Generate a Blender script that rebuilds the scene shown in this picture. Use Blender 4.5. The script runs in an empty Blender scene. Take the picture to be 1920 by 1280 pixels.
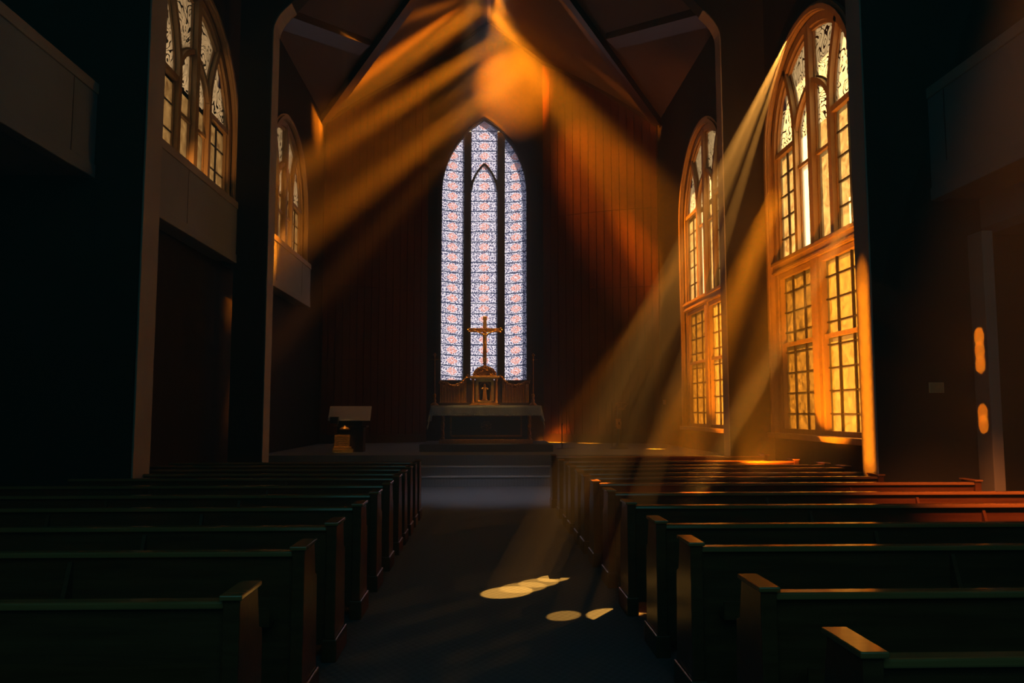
import bpy, bmesh, math, random
from mathutils import Vector, Matrix

random.seed(7)
scene = bpy.context.scene
col = scene.collection
R = math.radians

# ------------------------------------------------------------------ camera
cd = bpy.data.cameras.new('camera'); cam = bpy.data.objects.new('camera', cd); col.objects.link(cam)
cam.location = (0, 0, 1.67)
cam.rotation_euler = (R(90 + 5.029), 0, R(-1.978))
cd.sensor_width = 36; cd.lens = 1500 * 36 / 1920
cd.clip_start = 0.05; cd.clip_end = 300
scene.camera = cam

# ------------------------------------------------------------------ view
vs = scene.view_settings
vs.view_transform = 'Standard'; vs.look = 'None'; vs.exposure = 0.0; vs.gamma = 1.0; vs.use_curve_mapping = False
cy = scene.cycles
cy.use_denoising = True
cy.max_bounces = 6; cy.diffuse_bounces = 3; cy.glossy_bounces = 3; cy.transmission_bounces = 3
cy.volume_bounces = 0; cy.transparent_max_bounces = 8
cy.sample_clamp_indirect = 4.0
cy.caustics_reflective = False; cy.caustics_refractive = False

# ------------------------------------------------------------------ node helper
def nodes_of(owner):
    owner.use_nodes = True
    nt = owner.node_tree; nt.nodes.clear(); return nt
def N(nt, typ, **kw):
    n = nt.nodes.new(typ)
    for k, v in kw.items():
        if k.startswith('i_'):
            key = k[2:]; key = int(key) if key.isdigit() else key.replace('_', ' ')
            n.inputs[key].default_value = v
        else: setattr(n, k, v)
    return n
def L(nt, a, ao, b, bi): nt.links.new(a.outputs[ao], b.inputs[bi])
def M_(nt, op, a, b=None, c=None):
    n = nt.nodes.new('ShaderNodeMath'); n.operation = op
    for i, v in enumerate((a, b, c)):
        if v is None: continue
        if isinstance(v, (int, float)): n.inputs[i].default_value = v
        else: nt.links.new(v, n.inputs[i])
    return n.outputs[0]
def ramp(nt, fac, stops, interp='LINEAR'):
    n = nt.nodes.new('ShaderNodeValToRGB'); n.color_ramp.interpolation = interp
    cr = n.color_ramp
    while len(cr.elements) > 1: cr.elements.remove(cr.elements[-1])
    cr.elements[0].position = stops[0][0]; cr.elements[0].color = (*stops[0][1], 1)
    for p, c in stops[1:]:
        e = cr.elements.new(p); e.color = (*c, 1)
    nt.links.new(fac, n.inputs[0]); return n.outputs[0]
def mixc(nt, fac, a, b, mode='MIX'):
    n = nt.nodes.new('ShaderNodeMix'); n.data_type = 'RGBA'; n.blend_type = mode
    for s, v in ((n.inputs[0], fac), (n.inputs[6], a), (n.inputs[7], b)):
        if isinstance(v, (int, float)): s.default_value = v
        elif isinstance(v, tuple): s.default_value = (*v, 1) if len(v) == 3 else v
        else: nt.links.new(v, s)
    return n.outputs[2]

# ------------------------------------------------------------------ sky: low evening sun ahead on the window side
SUN = Vector((0.875, 1.0, 0.935)).normalized()
world = bpy.data.worlds.new('sky'); scene.world = world
nt = nodes_of(world)
tc = N(nt, 'ShaderNodeTexCoord')
dot = N(nt, 'ShaderNodeVectorMath', operation='DOT_PRODUCT'); dot.inputs[1].default_value = SUN
L(nt, tc, 'Generated', dot, 0)
sep = N(nt, 'ShaderNodeSeparateXYZ'); L(nt, tc, 'Generated', sep, 0)
c1 = ramp(nt, M_(nt, 'MULTIPLY_ADD', dot.outputs['Value'], 0.5, 0.5),
          [(0.0, (0.5, 0.36, 0.24)), (0.45, (1.0, 0.72, 0.46)), (0.75, (0.60, 0.45, 0.28)), (0.93, (0.70, 0.55, 0.35)), (1.0, (0.9, 0.75, 0.5))])
bg = N(nt, 'ShaderNodeBackground'); nt.links.new(c1, bg.inputs[0]); bg.inputs[1].default_value = 11.0
out = N(nt, 'ShaderNodeOutputWorld'); L(nt, bg, 0, out, 0)

def add_light(name, typ, loc, energy, color, target=None, **kw):
    ld = bpy.data.lights.new(name, typ); ld.energy = energy; ld.color = color
    for k, v in kw.items(): setattr(ld, k, v)
    o = bpy.data.objects.new(name, ld); o.location = loc; col.objects.link(o)
    if target is not None:
        o.rotation_euler = (Vector(target) - Vector(loc)).to_track_quat('-Z', 'Y').to_euler()
    return o
SUN_E = 130.0
add_light('sun', 'SUN', (30, 40, 32), SUN_E, (1.0, 0.66, 0.30), target=Vector((30, 40, 32)) - SUN, angle=R(0.7))
# added teal area light behind the camera, lifting the darkest tones
add_light('rear_fill', 'AREA', (0.2, -2.0, 6.0), 80.0, (0.14, 0.75, 0.80), target=(0.2, 12, 4.0), shape='RECTANGLE', size=7.0, size_y=6.0)

# added lamps without fixtures under the ridge, making the apex beams
AMB = (1.0, 0.25, 0.006)
PK = (-0.02, 25.2, 15.0)
def spot(name, loc, target, energy, deg, blend=0.25, color=AMB, radius=0.03):
    return add_light(name, 'SPOT', loc, energy, color, target=target, spot_size=R(deg), spot_blend=blend, shadow_soft_size=radius)
KS = 9000.0
spot('ridge_fill', PK, (-4.67, 24.90, 11.52), KS * 8.00, 16, 0.9, radius=0.3)
spot('ridge_fill', PK, (-5.33, 25.30, 10.93), KS * 10.20, 7, 0.8, radius=0.25)
spot('ridge_fill', PK, (-5.17, 21.50, 12.14), KS * 0.35, 12, 0.9, radius=0.2)
spot('ridge_fill', PK, (5.55, 25.50, 11.27), KS * 3.20, 5, 0.8, radius=0.25)
spot('ridge_fill', PK, (5.18, 26.00, 9.52), KS * 0.7, 9, 0.8, radius=0.2)
spot('ridge_fill', PK, (4.93, 25.80, 7.30), KS * 4.50, 8, 0.8, radius=0.2)
spot('ridge_fill', PK, (5.6, 22.0, 6.2), KS * 6.00, 15, 0.7, radius=0.15)
spot('low_fill', (3.9, 12.2, 0.5), (5.75, 13.1, 3.0), 2600, 72, 0.6, radius=0.05)  # added lamp hidden among the pews, brightening the near window frame
el = 6.0  # added stack of narrow lamps brightening the pier's inner face
while el < 60:
    dd = 1.55 / math.cos(R(el)); cw = math.degrees(2*math.atan(0.2/dd))
    spot('low_fill', (3.3, 9.98, 0.85), (4.85, 9.97, 0.85 + 1.55*math.tan(R(el))), 62*dd**3, cw, 0.7)
    el += cw*0.36
spot('low_fill', (4.5, 17.3, 0.3), (5.75, 20.2, 3.6), 2600, 56, 0.6)  # added unseen lamp brightening the far window frame


spot('ridge_fill', PK, (3.7, 26.5, 9.6), KS * 0.9, 27, 1.0, radius=0.2)  # added broad lamp warming the boards of the apse wing
spot('slope_fill', (0.69, 26.40, 14.53), (-5.29, 17.60, 6.27), KS * 17.0, 4.4, 0.9, radius=0.25)  # added lamps for the beams slanting down across the apse
spot('slope_fill', (1.57, 26.40, 13.56), (-5.24, 17.60, 4.62), KS * 18.7, 4.4, 0.9, radius=0.3)
spot('slope_fill', (1.19, 26.40, 14.05), (-5.26, 17.60, 5.43), KS * 6.8, 3.4, 0.9, radius=0.25)
spot('slope_fill', (1.57, 26.40, 13.56), (-5.13, 17.60, 2.50), KS * 3.4, 3.4, 0.9, radius=0.25)
spot('ridge_fill', (0.35, 24.3, 14.95), (0.90, 27.5, 13.3), KS * 2.8, 46, 0.8, radius=0.05)  # added lamp for the bright patch at the gable peak
spot('jamb_shaft_fill', (5.73, 21.50, 6.30), (2.94, 26.00, 1.74), KS * 12.0, 6, 1.0, radius=0.15)  # added lamps imitating sun shafts from the far window
spot('jamb_shaft_fill', (5.76, 22.30, 4.48), (3.78, 25.60, 1.19), KS * 4.5, 6, 0.9, radius=0.15)
spot('jamb_shaft_fill', (5.69, 21.60, 2.86), (4.64, 22.00, 0.53), KS * 1.1, 9, 0.9, radius=0.12)
spot('jamb_shaft_fill', (5.67, 14.90, 5.99), (3.54, 15.00, 0.89), KS * 8.0, 12, 0.7, radius=0.2)  # added lamps imitating sun shafts from the near window
spot('jamb_shaft_fill', (5.68, 14.00, 5.04), (4.01, 13.00, 0.91), KS * 1.5, 12, 0.7, radius=0.15)
spot('aisle_fill', (3.2, 3.5, 6.0), (5.2, 7.6, 0.8), 5000, 30, 0.9, color=(1.0, 0.28, 0.05))  # added warm lamp reddening the pew backs
spot('casing_fill', (-5.05, 13.6, 5.2), (-5.3, 16.3, 7.6), 200, 40, 0.6, color=(1.0, 0.4, 0.08))  # added lamps behind the parapets, giving the window casings a lit rim
spot('casing_fill', (-5.05, 20.2, 5.2), (-5.3, 23.1, 7.6), 200, 40, 0.6, color=(1.0, 0.4, 0.08))
# added narrow lamps imitating slips of sun on the pilaster and carpet
for z, e in ((2.60, 1.2), (2.43, 1.2), (2.26, 1.2), (1.66, 1.0), (1.52, 1.0)):
    spot('aisle_fill', (1.2, 9.64, z+2.4), (6.12, 9.66, z), 2400*e, 2.2, 0.1, radius=0.01)
for (x, y, w_, e) in ((0.24, 7.62, 2.2, 1.0), (0.40, 7.82, 2.1, 0.6), (0.56, 8.02, 1.9, 0.7), (0.72, 8.22, 1.6, 0.8), (0.87, 8.40, 1.35, 0.9), (1.00, 8.57, 1.1, 0.9), (0.68, 6.74, 1.3, 0.5), (1.04, 6.78, 1.6, 0.9)):
    spot('sun_patch_fill', (5.3, 13.35, 8.2), (x - 0.02, y, 0), 46000*e, w_, 0.15, color=(1.0, 0.40, 0.06), radius=0.01)  # added lamps standing in for sun falling on the carpet
spot('gilding_fill', (0.5, 19.5, 13.2), (0.0, 21.45, 3.75), KS * 1.3, 7.5, 0.3, color=(1.0, 0.42, 0.05), radius=0.05)  # added lamps brightening the crucifix, altar screen and plaque
spot('gilding_fill', (-0.5, 19.5, 13.2), (0.0, 21.5, 2.3), KS * 0.35, 13, 0.6, color=(1.0, 0.5, 0.12), radius=0.05)
spot('gilding_fill', (-3.2, 17.6, 11.2), (-3.5, 20.3, 0.95), KS * 0.3, 3.5, 0.5, color=(1.0, 0.5, 0.15))
spot('aisle_fill', (0.1, 13.8, 10.2), (0.1, 16.4, 0), KS * 0.2, 30, 1.0, color=(0.95, 0.88, 1.0), radius=0.3)  # added cool lamp for the pale pool before the steps

# ------------------------------------------------------------------ materials
def coords(nt, kind='Object'):
    return N(nt, 'ShaderNodeTexCoord').outputs[kind]
def noise(nt, vec, scale, detail=3.0, rough=0.55, distort=0.0, out=0, sc=None):
    n = N(nt, 'ShaderNodeTexNoise'); n.inputs['Scale'].default_value = scale
    n.inputs['Detail'].default_value = detail; n.inputs['Roughness'].default_value = rough; n.inputs['Distortion'].default_value = distort
    if sc:
        m = N(nt, 'ShaderNodeMapping'); m.inputs['Scale'].default_value = sc; nt.links.new(vec, m.inputs[0]); vec = m.outputs[0]
    nt.links.new(vec, n.inputs['Vector']); return n.outputs[out]
def simple(name, c1, c2, scale=4.0, rough=0.6, metal=0.0, bump=0.0, sc=None, spec=0.5, bscale=None):
    m = bpy.data.materials.new(name); nt = nodes_of(m)
    co = coords(nt); f = noise(nt, co, scale, sc=sc)
    c = ramp(nt, f, [(0.3, c1), (0.7, c2)])
    b = N(nt, 'ShaderNodeBsdfPrincipled'); nt.links.new(c, b.inputs['Base Color'])
    b.inputs['Roughness'].default_value = rough; b.inputs['Metallic'].default_value = metal
    b.inputs['Specular IOR Level'].default_value = spec
    if bump:
        bp = N(nt, 'ShaderNodeBump'); bp.inputs['Strength'].default_value = bump; bp.inputs['Distance'].default_value = 0.02
        nt.links.new(noise(nt, co, bscale or scale * 3, 4, sc=sc), bp.inputs['Height']); L(nt, bp, 0, b, 'Normal')
    o = N(nt, 'ShaderNodeOutputMaterial'); L(nt, b, 0, o, 0); return m
WOOD = simple('pew_wood', (0.10, 0.028, 0.010), (0.16, 0.05, 0.018), 3.0, 0.28, sc=(0.6, 9, 9), bump=0.05)
RAIL = simple('polished_rail', (0.26, 0.10, 0.035), (0.34, 0.14, 0.05), 3.0, 0.13, sc=(0.6, 9, 9), spec=0.55)
WOOD_D = simple('dark_wood', (0.035, 0.018, 0.010), (0.06, 0.03, 0.016), 3.0, 0.4, sc=(8, 8, 0.6), bump=0.05)
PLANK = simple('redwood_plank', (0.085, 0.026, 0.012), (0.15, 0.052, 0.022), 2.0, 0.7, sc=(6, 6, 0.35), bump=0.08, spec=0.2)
GAP = simple('plank_gap', (0.006, 0.005, 0.004), (0.01, 0.008, 0.006), 3.0, 0.9)
PLASTER = simple('dark_plaster', (0.03, 0.025, 0.02), (0.042, 0.034, 0.028), 1.2, 0.9, bump=0.05, spec=0.15)
CEIL = simple('ceiling_board', (0.085, 0.05, 0.026), (0.11, 0.066, 0.034), 1.0, 0.8)
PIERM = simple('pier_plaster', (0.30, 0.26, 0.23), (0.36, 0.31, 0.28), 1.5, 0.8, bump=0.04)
PARAM = simple('parapet_plaster', (0.20, 0.22, 0.24), (0.24, 0.26, 0.28), 1.2, 0.8, bump=0.03)
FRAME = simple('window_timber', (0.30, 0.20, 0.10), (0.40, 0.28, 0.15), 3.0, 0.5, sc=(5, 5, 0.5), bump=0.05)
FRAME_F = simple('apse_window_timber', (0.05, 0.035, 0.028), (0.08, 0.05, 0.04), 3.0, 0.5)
LEAD = simple('lead', (0.02, 0.018, 0.016), (0.04, 0.035, 0.03), 8.0, 0.6)
GOLD = simple('gilding', (0.75, 0.36, 0.07), (0.95, 0.55, 0.14), 14.0, 0.38, metal=0.85, bump=0.25, bscale=40)
GOLD_D = simple('old_gilding', (0.20, 0.09, 0.02), (0.55, 0.27, 0.06), 22.0, 0.45, metal=0.7, bump=0.6, bscale=60)
STONE_D = simple('altar_panel_paint', (0.02, 0.035, 0.03), (0.03, 0.05, 0.04), 3.0, 0.5)
CLOTH = simple('linen', (0.30, 0.38, 0.44), (0.40, 0.48, 0.54), 7.0, 0.8, bump=0.3, sc=(6, 6, 1))
PAPER = simple('pale_board', (0.72, 0.68, 0.68), (0.8, 0.75, 0.74), 3.0, 0.7)
BRASSP = simple('brass_plate', (0.75, 0.52, 0.26), (0.85, 0.6, 0.32), 30.0, 0.45, metal=0.3)
PALE = simple('pale_paint', (0.5, 0.42, 0.34), (0.56, 0.48, 0.4), 3.0, 0.7)
NOSE_HL = simple('step_nosing_highlight', (0.30, 0.34, 0.36), (0.36, 0.40, 0.42), 3.0, 0.4)  # pale strip colour standing in for the highlight along the step edges
BLACK = simple('black_metal', (0.015, 0.015, 0.015), (0.03, 0.028, 0.025), 5.0, 0.45)
STEEL = simple('dull_steel', (0.12, 0.11, 0.09), (0.2, 0.18, 0.15), 6.0, 0.4, metal=0.7)

def carpet_mat(name, c1, c2):
    m = bpy.data.materials.new(name); nt = nodes_of(m); co = coords(nt)
    s = N(nt, 'ShaderNodeSeparateXYZ'); nt.links.new(co, s.inputs[0])
    wx = M_(nt, 'SINE', M_(nt, 'MULTIPLY', s.outputs[0], 95.0)); wy = M_(nt, 'SINE', M_(nt, 'MULTIPLY', s.outputs[1], 60.0))
    w = M_(nt, 'MULTIPLY_ADD', M_(nt, 'MULTIPLY', wx, wy), 0.22, 0.5)
    f = M_(nt, 'MULTIPLY_ADD', M_(nt, 'SUBTRACT', noise(nt, co, 160, 2), 0.5), 0.9, w)
    c = ramp(nt, f, [(0.1, c1), (0.9, c2)])
    b = N(nt, 'ShaderNodeBsdfPrincipled'); nt.links.new(c, b.inputs['Base Color']); b.inputs['Roughness'].default_value = 0.95
    b.inputs['Specular IOR Level'].default_value = 0.15
    bp = N(nt, 'ShaderNodeBump'); bp.inputs['Strength'].default_value = 0.4; bp.inputs['Distance'].default_value = 0.01
    nt.links.new(f, bp.inputs['Height']); L(nt, bp, 0, b, 'Normal')
    o = N(nt, 'ShaderNodeOutputMaterial'); L(nt, b, 0, o, 0); return m
CARPET = carpet_mat('carpet', (0.055, 0.075, 0.095), (0.13, 0.155, 0.18))
CARPET_P = carpet_mat('platform_carpet', (0.13, 0.16, 0.19), (0.21, 0.25, 0.28))

def glass_mat(name, tint, tint2, trans, leads=0.0, scale=9.0, bars=None):
    """diffusing tinted glass: part translucent, part see-through, with optional leaded scrollwork"""
    m = bpy.data.materials.new(name); nt = nodes_of(m); co = coords(nt)
    f = noise(nt, co, scale, 5, 0.65, 0.6)
    c = ramp(nt, f, [(0.32, tint), (0.68, tint2)])
    tl = N(nt, 'ShaderNodeBsdfTranslucent'); nt.links.new(c, tl.inputs[0])
    tp = N(nt, 'ShaderNodeBsdfTransparent'); tp.inputs[0].default_value = (1, 0.50, 0.13, 1)
    mx = N(nt, 'ShaderNodeMixShader'); mx.inputs[0].default_value = trans
    L(nt, tl, 0, mx, 1); L(nt, tp, 0, mx, 2)
    last = mx
    if leads:
        # scrolls: contour lines of a smooth noise, plus rings
        n1 = noise(nt, co, leads, 1.0, 0.4, 1.6)
        a = M_(nt, 'ABSOLUTE', M_(nt, 'SUBTRACT', M_(nt, 'FRACT', M_(nt, 'MULTIPLY', n1, 8.0)), 0.5))
        mask = M_(nt, 'LESS_THAN', a, 0.12)
        df = N(nt, 'ShaderNodeBsdfDiffuse'); df.inputs[0].default_value = (0.05, 0.03, 0.015, 1)
        m2 = N(nt, 'ShaderNodeMixShader'); nt.links.new(mask, m2.inputs[0]); L(nt, last, 0, m2, 1); L(nt, df, 0, m2, 2); last = m2
    o = N(nt, 'ShaderNodeOutputMaterial'); L(nt, last, 0, o, 0); return m
G_UP = glass_mat('cathedral_glass', (0.026, 0.015, 0.0055), (0.085, 0.06, 0.026), 0.002, scale=5.0)
G_HEAD = glass_mat('scroll_glass', (0.085, 0.070, 0.046), (0.13, 0.11, 0.075), 0.002, leads=2.0)
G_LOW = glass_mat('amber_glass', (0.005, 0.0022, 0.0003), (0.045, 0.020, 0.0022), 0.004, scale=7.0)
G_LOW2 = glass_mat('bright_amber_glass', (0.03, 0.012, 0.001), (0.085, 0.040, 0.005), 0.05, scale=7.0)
G_CLEAR = glass_mat('clear_amber_glass', (0.3, 0.24, 0.15), (0.3, 0.24, 0.15), 0.75)
G_SLOT = glass_mat('pale_glass', (0.2, 0.17, 0.11), (0.22, 0.19, 0.13), 0.002)
G_BLUE = glass_mat('blue_glass', (0.01, 0.013, 0.1), (0.02, 0.027, 0.15), 0.05)

def front_glass(name, uc, tilt):
    """pale glass with rows of pink medallions, dotted ground and dark blue bars; uc = middle of the light"""
    m = bpy.data.materials.new(name); nt = nodes_of(m); co = coords(nt)
    s = N(nt, 'ShaderNodeSeparateXYZ'); nt.links.new(co, s.inputs[0])
    u = M_(nt, 'SUBTRACT', s.outputs[0], uc); z = M_(nt, 'MULTIPLY_ADD', u, tilt, s.outputs[2])
    PH = 0.362
    fz = M_(nt, 'SUBTRACT', M_(nt, 'FRACT', M_(nt, 'DIVIDE', z, PH)), 0.5)
    bar = M_(nt, 'GREATER_THAN', M_(nt, 'ABSOLUTE', fz), 0.45)
    r = M_(nt, 'SQRT', M_(nt, 'ADD', M_(nt, 'POWER', M_(nt, 'MULTIPLY', u, 4.6), 2.0), M_(nt, 'POWER', M_(nt, 'MULTIPLY', fz, 2.3), 2.0)))
    r2 = M_(nt, 'ADD', M_(nt, 'ABSOLUTE', M_(nt, 'MULTIPLY', u, 4.6)), M_(nt, 'ABSOLUTE', M_(nt, 'MULTIPLY', fz, 2.3)))
    ring = M_(nt, 'LESS_THAN', M_(nt, 'ABSOLUTE', M_(nt, 'SUBTRACT', r2, 0.78)), 0.11)
    ring2 = M_(nt, 'LESS_THAN', M_(nt, 'ABSOLUTE', M_(nt, 'SUBTRACT', r, 0.36)), 0.10)
    rg = M_(nt, 'MAXIMUM', ring, ring2)
    inside = M_(nt, 'LESS_THAN', r, 0.80)
    v = N(nt, 'ShaderNodeTexVoronoi'); v.inputs['Scale'].default_value = 17.0; v.inputs['Randomness'].default_value = 0.55
    nt.links.new(co, v.inputs['Vector'])
    dots = M_(nt, 'LESS_THAN', v.outputs['Distance'], 0.42)
    base = mixc(nt, noise(nt, co, 6, 3), (0.046, 0.064, 0.140), (0.054, 0.066, 0.138))
    c = mixc(nt, dots, base, mixc(nt, inside, (0.005, 0.007, 0.028), (0.034, 0.019, 0.030)))
    c = mixc(nt, M_(nt, 'MULTIPLY', rg, 0.55), c, (0.060, 0.030, 0.040))
    c = mixc(nt, bar, c, (0.004, 0.007, 0.022))
    tl = N(nt, 'ShaderNodeBsdfTranslucent'); nt.links.new(c, tl.inputs[0])
    o = N(nt, 'ShaderNodeOutputMaterial'); L(nt, tl, 0, o, 0); return m

# ------------------------------------------------------------------ mesh helper
class MB:
    def __init__(s): s.v = []; s.f = []; s.sm = []
    def add(s, vs, fs, smooth=False):
        b = len(s.v); s.v += [tuple(p) for p in vs]; s.f += [tuple(b + i for i in f) for f in fs]; s.sm += [smooth] * len(fs); return s
    def box(s, x0, x1, y0, y1, z0, z1):
        return s.add([(x0,y0,z0),(x1,y0,z0),(x1,y1,z0),(x0,y1,z0),(x0,y0,z1),(x1,y0,z1),(x1,y1,z1),(x0,y1,z1)],
                     [(0,3,2,1),(4,5,6,7),(0,1,5,4),(1,2,6,5),(2,3,7,6),(3,0,4,7)])
    def prism(s, poly, axis, a, b):
        """extrude a 2D polygon along an axis from a to b; poly in the other two coordinates, in order"""
        def P(p, t): return {'x': (t, p[0], p[1]), 'y': (p[0], t, p[1]), 'z': (p[0], p[1], t)}[axis]
        n = len(poly)
        return s.add([P(p, a) for p in poly] + [P(p, b) for p in poly],
                     [tuple(range(n))[::-1], tuple(range(n, 2*n))] + [(i, (i+1) % n, n + (i+1) % n, n + i) for i in range(n)])
    def tube(s, pts, r, n=8, close=True):
        pts = [Vector(p) for p in pts]; rs = r if isinstance(r, (list, tuple)) else [r] * len(pts)
        vs = []; up = Vector((0, 0, 1))
        for i, p in enumerate(pts):
            d = (pts[min(i+1, len(pts)-1)] - pts[max(i-1, 0)]).normalized()
            a = d.cross(up if abs(d.z) < 0.9 else Vector((1, 0, 0))).normalized(); b = d.cross(a)
            for k in range(n):
                t = 2*math.pi*k/n; vs.append(p + (a*math.cos(t) + b*math.sin(t)) * rs[i])
        fs = [(i*n+k, i*n+(k+1) % n, (i+1)*n+(k+1) % n, (i+1)*n+k) for i in range(len(pts)-1) for k in range(n)]
        s.add(vs, fs, True)
        if close: s.add(vs[:n], [tuple(range(n))]); s.add(vs[-n:], [tuple(range(n))[::-1]])
        return s
    def lathe(s, prof, c=(0,0,0), n=16, sx=1, sy=1):
        vs = [(c[0]+r*sx*math.cos(2*math.pi*k/n), c[1]+r*sy*math.sin(2*math.pi*k/n), c[2]+z) for r, z in prof for k in range(n)]
        fs = [(i*n+k, i*n+(k+1) % n, (i+1)*n+(k+1) % n, (i+1)*n+k) for i in range(len(prof)-1) for k in range(n)]
        s.add(vs, fs, True); s.add(vs[:n], [tuple(range(n))[::-1]]); s.add(vs[-n:], [tuple(range(n))]); return s
    def blob(s, c, rx, ry, rz, n=8, m=6):
        prof = [(max(0.02, math.sin(math.pi*i/m)), -math.cos(math.pi*i/m)) for i in range(m+1)]
        vs = [(c[0]+r*rx*math.cos(2*math.pi*k/n), c[1]+r*ry*math.sin(2*math.pi*k/n), c[2]+z*rz) for r, z in prof for k in range(n)]
        return s.add(vs, [(i*n+k, i*n+(k+1) % n, (i+1)*n+(k+1) % n, (i+1)*n+k) for i in range(m) for k in range(n)], True)
    def build(s, name, mat, parent=None, fn=None, bevel=0, label=None, loc=None):
        me = bpy.data.meshes.new(name)
        vs = [fn(*p) for p in s.v] if fn else s.v
        me.from_pydata([tuple(v) for v in vs], [], s.f); me.polygons.foreach_set('use_smooth', s.sm)
        bm = bmesh.new(); bm.from_mesh(me)
        if bevel or fn: bmesh.ops.remove_doubles(bm, verts=bm.verts, dist=1e-5)
        bmesh.ops.recalc_face_normals(bm, faces=bm.faces); bm.to_mesh(me); bm.free()
        me.materials.append(mat)
        o = bpy.data.objects.new(name, me); col.objects.link(o)
        if parent: o.parent = parent
        if loc: o.location = loc
        if bevel:
            b = o.modifiers.new('bevel', 'BEVEL'); b.width = bevel; b.segments = 2; b.limit_method = 'ANGLE'
        if label: o['label'] = label
        return o

def tag(o, label, cat, group=None, kind=None):
    o['label'] = label; o['category'] = cat
    if group: o['group'] = group
    if kind: o['kind'] = kind
    return o
def thing(name, label, cat, loc=(0,0,0), rz=0, group=None):
    o = bpy.data.objects.new(name, None); o.empty_display_size = 0.2; col.objects.link(o)
    o.location = loc; o.rotation_euler = (0, 0, rz); return tag(o, label, cat, group)
def struct(o, label=None, cat='building'):
    o['kind'] = 'structure'
    if label: o['label'] = label; o['category'] = cat
    return o
def copy_tree(o, parent=None):
    c = o.copy(); col.objects.link(c); c.parent = parent
    for ch in [q for q in col.objects if q.parent == o]: copy_tree(ch, c)
    return c

# ------------------------------------------------------------------ plan of the church (metres)
XL, XR = -5.3, 5.75           # window walls
PXL, PXR = -4.3, 4.85         # inner faces of the piers
XA, RIDGE, SL, SR = 0.12, 15.6, 0.80, 0.773
YC, YB = 26.0, 27.5           # apse corners, middle of the apse
PZ = 0.658                    # platform height
def ceil_z(x): return RIDGE - (SL * (XA - x) if x < XA else SR * (x - XA))

# floor
struct(MB().box(-7.6, 7.6, -3, 18.2, -0.2, 0).build('floor', CARPET), 'dark ribbed carpet running up the aisle between the pews', 'floor')
# platform with two steps in front of it
pf = MB(); pf.box(XL-0.3, XR+0.3, 19.0, YB+0.3, -0.2, PZ)
struct(pf.build('floor_platform', CARPET_P), 'raised grey-blue carpeted platform under the altar', 'floor')
st1 = MB().box(XL-0.3, XR+0.3, 18.6, 19.0, -0.2, 0.424)
so1 = st1.build('trim_1', CARPET_P, bevel=0.008); MB().box(XL-0.3, XR+0.3, 18.585, 18.63, 0.395, 0.430).build('nosing_highlight', NOSE_HL, so1, bevel=0.006)
struct(so1, 'upper carpeted step below the altar platform', 'step')
st2 = MB().box(XL-0.3, XR+0.3, 18.2, 18.6, -0.2, 0.225)
so2 = st2.build('trim_2', CARPET_P, bevel=0.008); MB().box(XL-0.3, XR+0.3, 18.185, 18.23, 0.196, 0.231).build('nosing_highlight', NOSE_HL, so2, bevel=0.006)
struct(so2, 'lower carpeted step at the end of the aisle', 'step')

# ------------------------------------------------------------------ walls with arched openings
def arch_round(uc, r, z0, zs, n=24):
    """opening outline from lower left, up, over the arch, down to lower right"""
    return [(uc - r, z0)] + [(uc - r*math.cos(math.pi*i/n), zs + r*math.sin(math.pi*i/n)) for i in range(n+1)] + [(uc + r, z0)]
def arch_point(uc, a, z0, zs, h, n=14):
    cx = (h*h - a*a) / (2*a); Rr = cx + a; ang = math.atan2(h, cx)
    left = [(uc + cx - Rr*math.cos(ang*i/n), zs + Rr*math.sin(ang*i/n)) for i in range(n+1)]
    right = [(2*uc - u, z) for u, z in left[::-1][1:]]
    return [(uc - a, z0)] + left + right + [(uc + a, z0)]
def wall_with_holes(mb, u0, u1, zb, ztop, holes, thick, w0=0.0):
    """mb in (u, w, z); w grows outwards; ztop(u)"""
    cur = u0
    for h in holes:
        a, b = h[0][0], h[-1][0]; z0 = h[0][1]
        mb.add([(cur, w0, zb), (a, w0, zb), (a, w0, ztop(a)), (cur, w0, ztop(cur))], [(0,1,2,3)])
        mb.add([(a, w0, zb), (b, w0, zb), (b, w0, z0), (a, w0, z0)], [(0,1,2,3)])
        for (p, q) in zip(h[1:-1], h[2:-1]):
            if abs(p[0]-q[0]) < 1e-6: continue
            mb.add([(p[0], w0, p[1]), (q[0], w0, q[1]), (q[0], w0, ztop(q[0])), (p[0], w0, ztop(p[0]))], [(0,1,2,3)])
        loop = h + [h[0]]
        for p, q in zip(loop, loop[1:]):
            mb.add([(p[0], w0, p[1]), (q[0], w0, q[1]), (q[0], w0+thick, q[1]), (p[0], w0+thick, p[1])], [(0,1,2,3)])
        cur = b
    mb.add([(cur, w0, zb), (u1, w0, zb), (u1, w0, ztop(u1)), (cur, w0, ztop(cur))], [(0,1,2,3)])

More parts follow.
